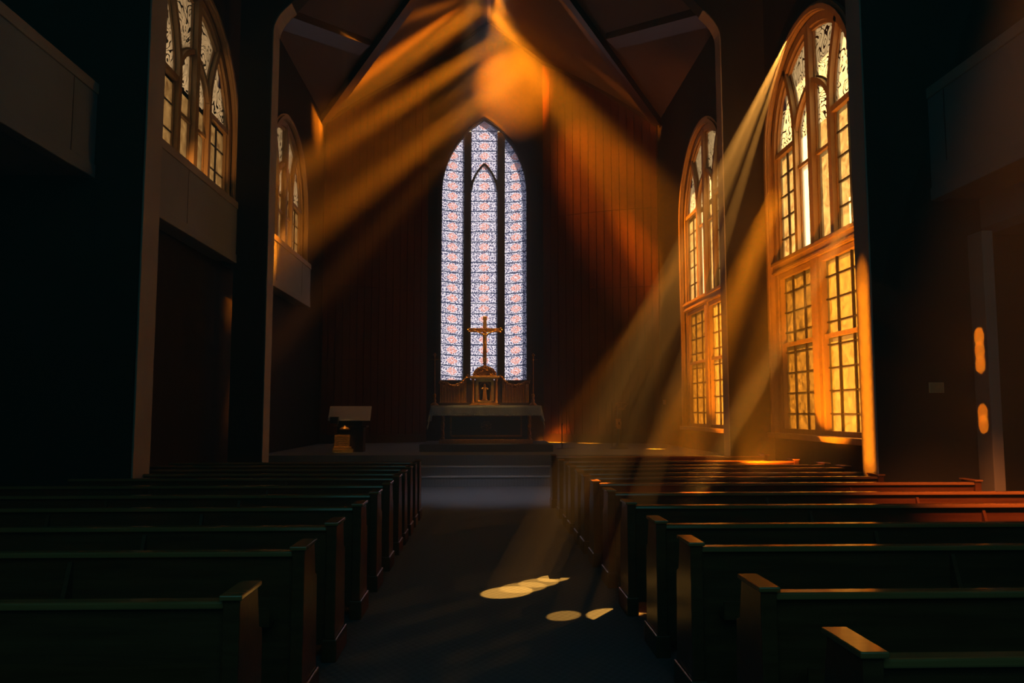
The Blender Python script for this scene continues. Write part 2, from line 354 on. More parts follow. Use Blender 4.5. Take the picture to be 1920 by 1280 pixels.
def plank_wall_mat(name, axis, pitch, c1, c2):
    m = bpy.data.materials.new(name); nt = nodes_of(m); co = coords(nt)
    s = N(nt, 'ShaderNodeSeparateXYZ'); nt.links.new(co, s.inputs[0])
    q = M_(nt, 'DIVIDE', s.outputs[axis], pitch); fr = M_(nt, 'FRACT', q)
    groove = M_(nt, 'GREATER_THAN', M_(nt, 'ABSOLUTE', M_(nt, 'SUBTRACT', fr, 0.5)), 0.45)
    wn = N(nt, 'ShaderNodeTexWhiteNoise', noise_dimensions='1D'); nt.links.new(M_(nt, 'FLOOR', q), wn.inputs['W'])
    f = M_(nt, 'MULTIPLY_ADD', noise(nt, co, 2, 3, sc=(5, 5, 0.4)), 0.6, M_(nt, 'MULTIPLY', wn.outputs[0], 0.4))
    c = ramp(nt, f, [(0.25, c1), (0.75, c2)]); c = mixc(nt, groove, c, (0.008, 0.006, 0.005))
    b = N(nt, 'ShaderNodeBsdfPrincipled'); nt.links.new(c, b.inputs['Base Color']); b.inputs['Roughness'].default_value = 0.85; b.inputs['Specular IOR Level'].default_value = 0.15
    bp = N(nt, 'ShaderNodeBump'); bp.inputs['Strength'].default_value = 0.6; bp.inputs['Distance'].default_value = 0.02; bp.invert = True
    nt.links.new(groove, bp.inputs['Height']); L(nt, bp, 0, b, 'Normal')
    o = N(nt, 'ShaderNodeOutputMaterial'); L(nt, b, 0, o, 0); return m
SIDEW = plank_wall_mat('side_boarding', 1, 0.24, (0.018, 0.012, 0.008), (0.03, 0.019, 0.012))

WINS = {  # side: list of (centre Y, radius, sill, spring, transom low, transom high, tracery transom)
    'R': [(13.65, 1.90, 1.25, 6.75, 4.36, 4.62, 6.72), (20.5, 2.15, 1.25, 7.05, 4.50, 4.76, 7.2)],
    'L': [(14.5, 2.05, 4.85, 7.35, 4.88, 5.02, 7.45), (21.2, 2.05, 4.85, 7.35, 4.88, 5.02, 7.45)],
}
for side in 'LR':
    X = XL if side == 'L' else XR; sg = -1 if side == 'L' else 1
    mb = MB(); holes = [arch_round(w[0], w[1], w[2], w[3]) for w in WINS[side]]
    Y0 = 10.0 if side == 'L' else 9.8
    wall_with_holes(mb, Y0, YC + 0.1, -0.2, lambda u: ceil_z(X) + 0.15, holes, 0.35)
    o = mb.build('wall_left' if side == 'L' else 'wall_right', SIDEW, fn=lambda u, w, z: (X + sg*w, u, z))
    struct(o)
# nave part near the camera is wider: outer aisle walls and the returns that face the camera
aw = MB(); aw.box(-7.7, -7.5, -3, 10.0, -0.2, 10.5); struct(aw.build('wall_left_aisle', PLASTER))
aw = MB(); aw.box(7.5, 7.7, -3, 9.8, -0.2, 10.5); struct(aw.build('wall_right_aisle', PLASTER))
rt = MB(); rt.prism([(PXL-0.02, -0.2), (-7.6, -0.2), (-7.6, 9.5), (PXL-0.02, ceil_z(PXL))], 'y', 10.0, 10.2); struct(rt.build('wall_left_return', PLASTER))
rt = MB(); rt.prism([(PXR+0.02, -0.2), (7.6, -0.2), (7.6, 9.9), (PXR+0.02, ceil_z(PXR))], 'y', 9.8, 10.0); struct(rt.build('wall_right_return', PLASTER))
rw = MB(); rw.prism([(-7.7, -0.2), (7.7, -0.2), (7.7, ceil_z(7.7)), (XA, RIDGE+0.1), (-7.7, ceil_z(-7.7))], 'y', -3.2, -3.0); struct(rw.build('wall_rear', PLASTER))

# apse: curved boarded wings and a flat middle with the tall window
def wing(side):
    e = (XL, YC) if side < 0 else (XR, YC - 0.15); c = (-1.97, YB) if side < 0 else (2.03, YB)
    pts = []
    n = 15
    for i in range(n+1):
        t = i/n; x = e[0] + (c[0]-e[0])*t
        y = e[1] + (c[1]-e[1]) * (0.35*t + 0.65*t*t)
        pts.append((x, y))
    return pts
for side in (-1, 1):
    pts = wing(side); gap = MB(); pk = MB()
    for i, (p, q) in enumerate(zip(pts, pts[1:])):
        gap.add([(p[0], p[1]+0.06, PZ-0.2), (q[0], q[1]+0.06, PZ-0.2), (q[0], q[1]+0.06, ceil_z(q[0])+0.3), (p[0], p[1]+0.06, ceil_z(p[0])+0.3)], [(0,1,2,3)])
        P, Q = Vector(p), Vector(q); d = (Q-P); g = 0.011/d.length
        a, b = P + d*g, P + d*(1-g); nrm = Vector((-d.y, d.x)).normalized()*0.035
        if nrm.y < 0: nrm = -nrm
        z0 = PZ + 0.28
        for (za, zb) in ((z0, 3.35), (3.365, 5.78), (5.795, 8.4), (8.415, None)):
            zt_a = zb if zb else ceil_z(a.x) + 0.1; zt_b = zb if zb else ceil_z(b.x) + 0.1
            pk.add([(a.x,a.y,za),(b.x,b.y,za),(b.x,b.y,zt_b),(a.x,a.y,zt_a),(a.x+nrm.x,a.y+nrm.y,za),(b.x+nrm.x,b.y+nrm.y,za),(b.x+nrm.x,b.y+nrm.y,zt_b),(a.x+nrm.x,a.y+nrm.y,zt_a)],
                   [(0,1,2,3),(4,7,6,5),(0,4,5,1),(1,5,6,2),(2,6,7,3),(3,7,4,0)])
    nm = 'left' if side < 0 else 'right'
    struct(gap.build('wall_apse_backing_' + nm, GAP))
    struct(pk.build('wall_apse_boards_' + nm, PLANK))
    bb = MB()
    for p, q in zip(pts, pts[1:]):
        bb.add([(p[0],p[1]-0.03,PZ-0.05),(q[0],q[1]-0.03,PZ-0.05),(q[0],q[1]-0.03,PZ+0.27),(p[0],p[1]-0.03,PZ+0.27),(p[0],p[1]+0.05,PZ+0.27),(q[0],q[1]+0.05,PZ+0.27)], [(0,1,2,3),(3,2,5,4)])
    struct(bb.build('baseboard_' + nm, WOOD_D))
    e = pts[0]
    struct(MB().box(e[0]-0.03-0.02*side, e[0]+0.03-0.02*side, e[1]-0.06, e[1]+0.02, PZ, ceil_z(e[0])).build('trim_%d' % (3 if side < 0 else 4), WOOD_D))
AZ0, AZS, AH, AA = 2.71, 9.3, 2.70, 1.52
mb = MB(); wall_with_holes(mb, -1.99, 2.05, 0.4, lambda u: ceil_z(u) + 0.15, [arch_point(-0.02, AA, AZ0, AZS, AH)], 0.35)
struct(mb.build('wall_back', PLASTER, fn=lambda u, w, z: (u, YB + w, z)))

# ceiling, two slopes, 12 cm thick
for side in (-1, 1):
    xe = 7.7 * side
    mb = MB().prism([(XA, RIDGE), (xe, ceil_z(xe)), (xe, ceil_z(xe)+0.15), (XA, RIDGE+0.15)], 'y', -3.2, YB + 0.4)
    struct(mb.build('ceiling_left' if side < 0 else 'ceiling_right', CEIL))
def beam(name, label, p, q, width, depth=0.28):
    """beam under the ceiling slope between plan points p and q"""
    P, Q = Vector(p), Vector(q); d = (Q-P).normalized(); n = Vector((-d.y, d.x))*width/2
    vs = []
    for (c, s_) in ((P, 1), (P, -1), (Q, -1), (Q, 1)):
        v = c + n*s_; vs.append(v)
    mb = MB(); lo = [(v.x, v.y, ceil_z(v.x)-depth) for v in vs]; hi = [(v.x, v.y, ceil_z(v.x)+0.05) for v in vs]
    mb.add(lo+hi, [(0,1,2,3),(4,7,6,5),(0,4,5,1),(1,5,6,2),(2,6,7,3),(3,7,4,0)])
    struct(mb.build(name, WOOD_D), label, 'ceiling beam')
beam('trim_5', 'dark diagonal roof beam on the slope above the small gallery windows', (-5.2, 25.55), (0.0, 20.3), 0.42)
beam('trim_6', 'dark diagonal roof beam on the slope above the tall lit windows', (5.6, 25.4), (0.2, 20.3), 0.42)
beam('trim_7', 'dark branching roof beam over the gallery side', (-3.6, 23.2), (-5.25, 18.6), 0.34, 0.2)
beam('trim_8', 'dark branching roof beam over the lit window side', (3.75, 22.9), (5.6, 18.4), 0.34, 0.2)
struct(MB().prism([(XA-0.06, RIDGE-0.1), (XA+0.06, RIDGE-0.1), (XA+0.06, RIDGE+0.02), (XA-0.06, RIDGE+0.02)], 'y', 0, YB-0.05).build('trim_9', PIERM))
# cornice strips where the apse meets the roof slopes
for side in (-1, 1):
    pts = wing(side); mb = MB()
    full = pts + [(XA, YB)]
    for p, q in zip(full, full[1:]):
        za, zb = ceil_z(p[0]), ceil_z(q[0])
        mb.add([(p[0],p[1]-0.05,za-0.12),(q[0],q[1]-0.05,zb-0.12),(q[0],q[1]-0.05,zb+0.01),(p[0],p[1]-0.05,za+0.01),(p[0],p[1]+0.04,za-0.12),(q[0],q[1]+0.04,zb-0.12)], [(0,1,2,3),(0,4,5,1)])
    struct(mb.build('trim_%d' % (10 if side < 0 else 11), WOOD_D))

# piers with their ribs bending in under the roof
def pier(name, x_in, x_out, y0, y1, label):
    mb = MB(); s = 1 if x_in > 0 else -1
    kz = 9.6; zi = lambda x: kz + (abs(x_in) - abs(x)) * 0.95
    poly = [(x_out, -0.1), (x_in, -0.1), (x_in, kz-0.25)]
    for i in range(1, 6):
        t = i/5; poly.append((x_in - s*0.35*t*t*1.0, kz - 0.25 + 0.6*t))
    xin2 = s*0.5
    poly += [(xin2, ceil_z(xin2) - 1.0), (xin2, ceil_z(xin2)+0.05), (x_out, ceil_z(x_out)+0.05)]
    mb.prism(poly, 'y', y0, y1)
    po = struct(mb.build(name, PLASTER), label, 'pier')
    st = MB(); path = poly[1:2+6]  # light put into colour: paler strip over the dark pier's lit side
    for p, q in zip(path, path[1:]):
        dx, dz = q[0]-p[0], q[1]-p[1]; l = math.hypot(dx, dz); nx, nz = -dz/l*s, dx/l*s
        if nx*s > 0: nx, nz = -nx, -nz
        st.add([(p[0],y0-0.01,p[1]),(q[0],y0-0.01,q[1]),(q[0]+nx*0.02,y0-0.01,q[1]+nz*0.02),(p[0]+nx*0.02,y0-0.01,p[1]+nz*0.02),
                (p[0],y1,p[1]),(q[0],y1,q[1]),(q[0]+nx*0.02,y1,q[1]+nz*0.02),(p[0]+nx*0.02,y1,p[1]+nz*0.02)],
               [(0,1,2,3),(7,6,5,4),(0,4,5,1),(3,2,6,7),(0,3,7,4),(1,5,6,2)])
    st.build('lit_edge_strip', PIERM, po, label='inner face of the pier, coloured paler than its front to look lit')
pier('wall_pier_1', PXL, XL, 10.02, 10.5, 'pale edged pier between the near and middle gallery fronts')
pier('wall_pier_2', PXL, -4.95, 15.75, 16.2, 'pale edged pier between the middle and far gallery fronts')
pier('wall_pier_3', PXR, XR, 9.78, 10.15, 'amber lit pier beside the large tall window')
pier('wall_pier_4', PXR, XR, 15.74, 16.08, 'slim pier between the two tall lit windows')

# gallery fronts
def gallery(name, label, x, x_out, y0, y1, group='plastered gallery fronts', depth=None):
    t = thing(name, label, 'gallery front', (x, (y0+y1)/2, 0), 0, group)
    cy_ = (y0+y1)/2; s = 1 if x > 0 else -1; h = (y1-y0)/2
    MB().box(min(0, s*0.12), max(0, s*0.12), -h, h, 4.75, 5.66).build('parapet_panel', PARAM, t)
    MB().box(min(-s*0.02, s*0.16), max(-s*0.02, s*0.16), -h, h, 5.66, 5.80).build('coping', PIERM, t, bevel=0.01)
    MB().box(min(-s*0.02, s*0.14), max(-s*0.02, s*0.14), -h, h, 4.58, 4.75).build('fascia', PARAM, t, bevel=0.01)
    for k in range(1, int((y1-y0)/2.6)+1):
        MB().box(-s*0.004 if s > 0 else 0, 0 if s > 0 else 0.004, -h + k*2.6, -h + k*2.6 + 0.012, 4.75, 5.66).build('panel_joint', GAP, t)
    a, b = sorted((s*0.12, x_out - x)); MB().box(a, b, -h, h, 4.62, 4.72).build('soffit', PARAM, t)
    return t
gallery('gallery_front', 'long grey gallery front nearest the camera above the dark aisle', -4.9, -7.45, -1.0, 9.98)
gallery('gallery_front', 'grey gallery front below the big dim window', -4.9, XL+0.02, 10.52, 15.73)
gallery('gallery_front', 'small far grey gallery front below the small dim window', -4.9, XL+0.02, 16.22, 22.45)
g = gallery('gallery_front', 'shadowed gallery front with a lit underside over the wall plate', 5.67, 7.45, -1.0, 9.76)
for ch in g.children: ch.location.z = -0.25 if ch.name.startswith(('fascia', 'soffit')) else 0
for ch in g.children:
    if ch.name.startswith('parapet_panel'):
        for v in ch.data.vertices:
            if v.co.z < 5: v.co.z = 4.5
# boxed duct under that gallery and the slim pilaster below it
dk = MB().prism([(6.28, 3.98), (6.36, 3.90), (7.45, 3.90), (7.45, 4.36), (6.28, 4.36)], 'y', 5.0, 9.76)
struct(dk.build('trim_12', PARAM), 'rounded boxed beam under the shadowed gallery', 'beam')
struct(MB().box(6.12, 6.26, 9.5, 9.8, 0, 3.9).build('trim_13', PIERM, bevel=0.01), 'slim pilaster with two slips of light from added lamps', 'pilaster')

# ------------------------------------------------------------------ side windows
def offset_strip(poly, wd):
    out = []
    P = [Vector(p) for p in poly]
    for i, p in enumerate(P):
        a = P[max(i-1, 0)]; b = P[min(i+1, len(P)-1)]
        t1 = (p - a).normalized() if i > 0 else (b - p).normalized(); t2 = (b - p).normalized() if i < len(P)-1 else t1
        n1 = Vector((-t1.y, t1.x)); n2 = Vector((-t2.y, t2.x)); m = (n1 + n2)
        m = m.normalized() if m.length > 1e-6 else n1
        k = wd / max(0.4, m.dot(n1)); out.append(p + m*k)
    return out
def sweep(mb, poly, wa, wb, d0, d1):
    """flat bar following a 2D path (u,z): from offset wa to wb, between depths d0 and d1 (w outwards)"""
    A = offset_strip(poly, wa); B = offset_strip(poly, wb); n = len(poly)
    vs = [(a.x, d0, a.y) for a in A] + [(b.x, d0, b.y) for b in B] + [(a.x, d1, a.y) for a in A] + [(b.x, d1, b.y) for b in B]
    fs = []
    for i in range(n-1):
        fs += [(i, i+1, n+i+1, n+i), (2*n+i, 3*n+i, 3*n+i+1, 2*n+i+1), (i, 2*n+i, 2*n+i+1, i+1), (n+i, n+i+1, 3*n+i+1, 3*n+i)]
    fs += [(0, n, 3*n, 2*n), (n-1, 3*n-1, 4*n-1, 2*n-1)]
    mb.add(vs, fs)
def bar(mb, poly, width, d0, d1, step=True):
    sweep(mb, poly, -width/2, width/2, d0, d1)
    if step:
        sweep(mb, poly, -width/2-0.035, width/2+0.035, d0+(d1-d0)*0.45, d1)
def curve(p, c, q, n=8):
    return [((1-t)**2*p[0]+2*t*(1-t)*c[0]+t*t*q[0], (1-t)**2*p[1]+2*t*(1-t)*c[1]+t*t*q[1]) for t in [i/n for i in range(n+1)]]

def side_window(idx, side, w, label, slits=()):
    yc, r, z0, zs, t0, t1, tz = w
    X = XL if side == 'L' else XR; sg = -1 if side == 'L' else 1
    root = bpy.data.objects.new('window_%d' % idx, None); col.objects.link(root); root.location = (X, yc, 0)
    struct(root, label, 'window')
    fn = lambda u, w_, z: (sg*w_, u, z)
    GW = 0.13; low = side == 'R'                                             # glass depth
    out = arch_round(0, r, z0, zs)
    mb = MB(); sweep(mb, out, 0.0, 0.16, -0.07, 0.02); sweep(mb, out, 0.02, 0.10, -0.11, 0.02)
    mb.build('casing', FRAME, root, fn)
    mb = MB(); sweep(mb, out, -0.14, 0.02, 0.02, 0.20); sweep(mb, out, -0.20, 0.0, 0.07, 0.20)
    mb.build('window_frame', FRAME, root, fn)
    mb = MB(); mb.box(-r, r, -0.02, 0.2, t0, t1); mb.box(-r, r, -0.06, 0.2, t0+0.17, t1-0.03); mb.box(-r, r, -0.04, 0.2, t0+0.02, t0+0.06)
    mb.build('transom', FRAME, root, fn)
    mb = MB(); mb.box(-r-0.2, r+0.2, -0.16, 0.32, z0-0.08, z0+0.02); mb.build('sill', FRAME, root, fn, bevel=0.01)
    # upper mullions and tracery
    mm = MB(); m1 = 0.76
    bar(mm, [(0, t1), (0, zs+r-0.05)], 0.17, 0.0, 0.2)
    build_u = [(0, 1)]
    for s in (1, -1):
        bar(mm, [(s*m1, t1), (s*m1, tz+0.15)], 0.12, 0.02, 0.2)
        # arch of the outer light leaning out to the main arch
        a = R(52); end = (s*(r*math.cos(a)), zs + r*math.sin(a))
        bar(mm, curve((s*m1, tz+0.15), (s*m1*1.02, tz+0.75), end), 0.11, 0.02, 0.2)
        # inner light head closing on the centre mullion
        bar(mm, curve((s*m1, tz+0.15), (s*m1*0.9, tz+0.62), (s*0.02, tz+0.85)), 0.09, 0.04, 0.2)
        lo, hi = sorted((s*(m1+0.02), s*(r-0.12)))
        mm.box(lo, hi, 0.04, 0.2, tz-0.05, tz+0.05)
        lo, hi = sorted((s*0.06, s*(m1-0.04)))
        mm.box(lo, hi, 0.07, 0.2, tz-0.55, tz-0.49)
    mm.build('upper_mullion', FRAME, root, fn)
    lm = MB()
    if low: bar(lm, [(0.0, z0), (0.0, t0)], 0.24, 0.0, 0.2)
    for s in ((1, -1) if low else ()):
        lo, hi = sorted((s*0.14, s*(r-0.14)))
        # sash frames and their middle rails
        sweep(lm, [(lo+0.05, z0+0.06), (lo+0.05, t0-0.06), (hi-0.05, t0-0.06), (hi-0.05, z0+0.06), (lo+0.05, z0+0.06)], -0.045, 0.045, 0.04, 0.2)
        zm = (z0+t0)/2 + 0.15; lm.box(lo, hi, 0.06, 0.2, zm-0.035, zm+0.035)
    if low: lm.build('lower_mullion', FRAME, root, fn)
    # lead bars
    lb = MB()
    def rows(u0, u1, za, zb, n, ncol, wdt=0.022):
        for k in range(1, n): z = za + (zb-za)*k/n; lb.box(u0, u1, GW-0.02, GW+0.02, z-wdt/2, z+wdt/2)
        for k in range(1, ncol): u = u0 + (u1-u0)*k/ncol; lb.box(u-wdt/2-0.006, u+wdt/2+0.006, GW-0.03, GW+0.02, za, zb)
    for s in (1, -1):
        lo, hi = sorted((s*(m1+0.05), s*(r-0.1))); rows(lo, hi, t1, tz, 5, 2)
        lo, hi = sorted((s*0.08, s*(m1-0.05))); rows(lo, hi, t1, tz-0.5, 1, 1)
        lo, hi = sorted((s*0.14, s*(r-0.14)))
        if low: rows(lo, hi, z0, t0, 8, 3, 0.024)
    lb.build('lead_bar', LEAD, root, fn)
    # glass: lower, upper, heads
    def pane_poly(u0, u1, za, zb, name, mat):
        q = MB(); q.add([(u0, GW, za), (u1, GW, za), (u1, GW, zb), (u0, GW, zb)], [(0,1,2,3)]); return q.build(name, mat, root, fn)
    if low:
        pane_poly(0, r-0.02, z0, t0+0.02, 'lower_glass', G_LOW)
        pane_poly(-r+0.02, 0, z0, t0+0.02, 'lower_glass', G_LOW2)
    # upper glass around the clear slits
    ug = MB(); cl = MB(); sl = MB()
    cuts = sorted(slits)
    us = sorted({-r+0.02, r-0.02, -m1, m1, 0.0, *[c[0] for c in cuts], *[c[1] for c in cuts]})
    for a, b in zip(us, us[1:]):
        mid = (a+b)/2; cz = [(c[2], c[3]) for c in cuts if c[0] - 1e-6 <= mid <= c[1] + 1e-6]
        tgt = sl if (0 < abs(mid) < m1) and side == 'R' and mid > 0 else ug
        z = t1 - 0.02
        for (za, zb) in sorted(cz):
            tgt.add([(a, GW, z), (b, GW, z), (b, GW, za), (a, GW, za)], [(0,1,2,3)])
            cl.add([(a, GW, za), (b, GW, za), (b, GW, zb), (a, GW, zb)], [(0,1,2,3)]); z = zb
        tgt.add([(a, GW, z), (b, GW, z), (b, GW, tz), (a, GW, tz)], [(0,1,2,3)])
    ug.build('upper_glass', G_UP, root, fn)
    if cl.v: cl.build('clear_glass', G_CLEAR, root, fn)
    if sl.v: sl.build('pale_glass', G_SLOT, root, fn)
    hd = MB(); ar = [p for p in arch_round(0, r-0.01, tz, zs)][1:-1]
    ring_ = [(-r+0.01, tz)] + ar + [(r-0.01, tz)]
    hd.add([(u, GW, z) for u, z in ring_], [tuple(range(len(ring_)))])
    hd.build('head_glass', G_HEAD, root, fn)
    bt = MB()
    for s in (1, -1):
        a = R(40); cu, cz_ = s*(r-0.16)*math.cos(a), zs + (r-0.16)*math.sin(a)
        bt.add([(cu, GW-0.012, cz_), (cu-s*0.05, GW-0.012, cz_-0.34), (cu+s*0.16, GW-0.012, cz_-0.30)], [(0,1,2)])
    bt.build('blue_glass', G_BLUE, root, fn)
    return root
W = WINS
side_window(1, 'R', W['R'][0], 'large tall arched window blazing amber between two piers',
            slits=[(-1.62, -1.17, 4.68, 5.12)])
side_window(2, 'R', W['R'][1], 'farther tall arched amber window beside the apse', slits=[])
side_window(3, 'L', W['L'][0], 'large dim arched window above the middle gallery front')
side_window(4, 'L', W['L'][1], 'small dim arched window above the far gallery front')

# ------------------------------------------------------------------ apse window
root = bpy.data.objects.new('window_5', None); col.objects.link(root); root.location = (-0.02, YB, 0)
struct(root, 'tall pointed window of pale patterned glass behind the altar', 'window')
out = arch_point(0, AA, AZ0, AZS, AH)
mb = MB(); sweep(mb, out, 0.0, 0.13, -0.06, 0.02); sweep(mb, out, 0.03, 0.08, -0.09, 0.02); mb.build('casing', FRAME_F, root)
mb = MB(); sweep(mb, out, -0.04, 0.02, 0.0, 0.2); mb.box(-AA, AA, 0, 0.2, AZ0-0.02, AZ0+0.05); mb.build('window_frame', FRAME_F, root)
def arch_top(u): 
    cx = (AH*AH - AA*AA)/(2*AA); Rr = cx + AA; return AZS + math.sqrt(max(0, Rr*Rr - (cx + abs(u))**2))
for s in (-1, 1):
    mb = MB(); u0, u1 = sorted((s*0.46, s*0.72)); u0b, u1b = u0+0.05, u1-0.05
    zt = arch_top(0.6)
    mb.box(u0, u1, 0.06, 0.2, AZ0, zt); mb.box(u0b, u1b, -0.02, 0.1, AZ0, zt-0.05)
    mb.build('mullion', FRAME_F, root)
mb = MB()
for s in (-1, 1):
    bar(mb, curve((s*0.46, 9.45), (s*0.40, 10.0), (0, 10.38)), 0.06, 0.03, 0.2, False)
    bar(mb, curve((s*0.46, 9.75), (s*0.34, 9.8), (s*0.30, 10.0)), 0.05, 0.05, 0.2, False)
mb.build('inner_arch', FRAME_F, root)
def light_poly(u0, u1, n=14):
    us = [u0 + (u1-u0)*i/n for i in range(n+1)]
    return [(u0, 0.14, AZ0), (u1, 0.14, AZ0)] + [(u, 0.14, arch_top(u)) for u in us[::-1]]
for (u0, u1, nm) in ((-AA+0.01, -0.70, 'side'), (-0.47, 0.47, 'middle'), (0.70, AA-0.01, 'side')):
    uc = (u0+u1)/2; tl = 0.0 if nm == 'middle' else (0.12 if u0 < 0 else -0.12)
    ob = MB(); P = light_poly(u0, u1, 16); ob.add(P, [tuple(range(len(P)))]); ob.build(nm + '_glass', front_glass('patterned_glass', uc, tl), root)

# ------------------------------------------------------------------ pews
def make_pew(x0, x1, ends):
    """parts of a pew from x0 to x1 (local x), camera-side face at y=0; ends: which ends have panels"""
    t = bpy.data.objects.new('pew', None); col.objects.link(t)
    MB().prism([(0.03, 0.10), (0.075, 0.10), (0.045, 0.865), (0.02, 0.865)], 'x', x0, x1).build('backrest', WOOD, t)
    MB().prism([(-0.012, 0.862), (-0.006, 0.892), (0.06, 0.895), (0.066, 0.862)], 'x', x0, x1).build('top_rail', RAIL, t, bevel=0.008)
    MB().box(x0, x1, 0.06, 0.36, 0.43, 0.465).build('seat', WOOD, t, bevel=0.006)
    rk = MB(); rk.box(x0+0.1, x1-0.1, -0.075, 0.02, 0.50, 0.512); rk.box(x0+0.1, x1-0.1, -0.085, -0.073, 0.50, 0.60)
    rk.build('book_rack', WOOD, t)
    n = max(2, int(round((x1-x0)/1.35)))
    for k in range(1, n):
        x = x0 + (x1-x0)*k/n
        MB().prism([(0.03, 0.50), (-0.075, 0.50), (-0.075, 0.62), (0.005, 0.84), (0.03, 0.84)], 'x', x-0.012, x+0.012).build('rack_bracket', WOOD, t)
        MB().prism([(0.05, 0.0), (0.32, 0.0), (0.34, 0.43), (0.05, 0.43)], 'x', x-0.02, x+0.02).build('support', WOOD, t)
    for s in ends:
        xa, xb = (x0-0.07, x0) if s < 0 else (x1, x1+0.07)
        e = MB().prism([(-0.02, 0.15), (0.36, 0.15), (0.335, 0.70), (0.285, 0.72), (0.245, 0.905), (-0.02, 0.905)], 'x', xa, xb).build('end_panel', WOOD, t, bevel=0.006)
        MB().prism([(-0.035, 0.90), (0.265, 0.90), (0.265, 0.922), (-0.035, 0.922)], 'x', xa-0.012, xb+0.012).build('cap', RAIL, e, bevel=0.005)
        MB().box(xa-0.014, xb+0.014, -0.035, 0.385, 0, 0.15).build('plinth', WOOD, e, bevel=0.008)
    return t
def place_pew(t, y, label, group):
    t.location = (0, y, 0); tag(t, label, 'pew', group); return t
NTH = ['first', 'second', 'third', 'fourth', 'fifth', 'sixth', 'seventh', 'eighth', 'ninth', 'tenth', 'eleventh', 'twelfth', 'thirteenth']
rowY = lambda y: y*0.975 - 0.05
LR = [3.56, 4.78, 5.78, 6.91, 7.93, 8.93, 9.90, 10.62, 11.43, 12.21, 12.97]
RR = [2.69, 3.64, 4.85, 5.80, 6.95, 8.02, 9.08, 9.91, 10.59, 11.47, 12.13, 13.14, 14.54]
AL, AR = -1.02, 1.21
protoLw = make_pew(-7.2, AL-0.05, (1,)); protoLn = make_pew(-4.85, AL-0.05, (1,))
usedw = usedn = False
for i, y in enumerate(LR):
    nth = NTH[len(LR)-1-i]; Y = rowY(y)
    if Y < 9.6:
        p = copy_tree(protoLw) if usedw else protoLw; usedw = True
    else:
        p = copy_tree(protoLn) if usedn else protoLn; usedn = True
    place_pew(p, Y, 'dark pew on the gallery side, %s row back from the altar steps' % nth, 'pews on the gallery side')
protoRw = make_pew(AR+0.05, 7.2, (-1,)); usedw = False
endpx = {12.13: 5.07, 11.47: 5.08, 10.59: 5.2, 9.91: 5.3, 9.08: 5.48, 13.14: 5.0, 14.54: 5.0}
for i, y in enumerate(RR):
    nth = NTH[len(RR)-1-i]; Y = rowY(y)
    if y in endpx:
        lim = endpx[y] - 0.04
        if 9.4 < Y < 10.2 or 15.3 < Y < 16: lim = min(lim, PXR-0.1)
        p = make_pew(AR+0.05, lim, (-1, 1))
    else:
        p = copy_tree(protoRw) if usedw else protoRw; usedw = True
    place_pew(p, Y, 'sunlit pew on the tall window side, %s row back from the altar steps' % nth, 'pews on the window side')

# ------------------------------------------------------------------ altar group
struct_label = 'dark stepped plinth carrying the altar'
dais = thing('altar_dais', 'low dark carpeted dais under the altar', 'dais', (0.06, 20.5, PZ))
MB().box(-1.70, 1.70, 0, 2.6, 0, 0.19).build('dais_step', CARPET, dais, bevel=0.008)
altar = thing('altar', 'dark green painted altar with gilded mouldings and carved corner posts', 'altar', (0.05, 21.0, PZ+0.19))
MB().box(-1.10, 1.10, 0.05, 0.85, 0.10, 0.93).build('body', STONE_D, altar)
MB().box(-1.22, 1.22, -0.04, 0.92, 0.0, 0.11).build('base', GOLD_D, altar, bevel=0.015)
MB().box(-1.42, 1.42, -0.04, 0.95, 0.93, 0.985).build('altar_top', WOOD_D, altar, bevel=0.008)
pm = MB(); sweep(pm, [(-0.92, 0.2), (-0.92, 0.72), (0.92, 0.72), (0.92, 0.2), (-0.92, 0.2)], -0.02, 0.02, 0.02, 0.06); pm.build('panel_moulding', GOLD_D, altar)
em = MB()
for k in range(8):
    a = 2*math.pi*k/8; em.tube([(0.03*math.cos(a), 0.03, 0.46+0.03*math.sin(a)), (0.15*math.cos(a+0.3), 0.03, 0.46+0.13*math.sin(a+0.3)), (0.11*math.cos(a+0.9), 0.03, 0.46+0.10*math.sin(a+0.9))], 0.009, 5)
em.lathe([(0.001, 0), (0.04, 0.01), (0.04, 0.03), (0.001, 0.05)], (0, 0.04, 0.44)); em.build('emblem', GOLD_D, altar)
for s in (-1, 1):
    cp = MB(); cp.lathe([(0.05, 0), (0.06, 0.03), (0.035, 0.06), (0.05, 0.15), (0.03, 0.24), (0.055, 0.36), (0.035, 0.46), (0.055, 0.58), (0.04, 0.66), (0.065, 0.74), (0.065, 0.80)], (s*1.13, 0.03, 0.11), 10)
    for k in range(9):
        a = k*1.3; cp.blob((s*1.13+0.04*math.cos(a), -0.02, 0.2+k*0.08), 0.022, 0.02, 0.03, 6, 4)
    cp.build('corner_post', GOLD_D, altar)
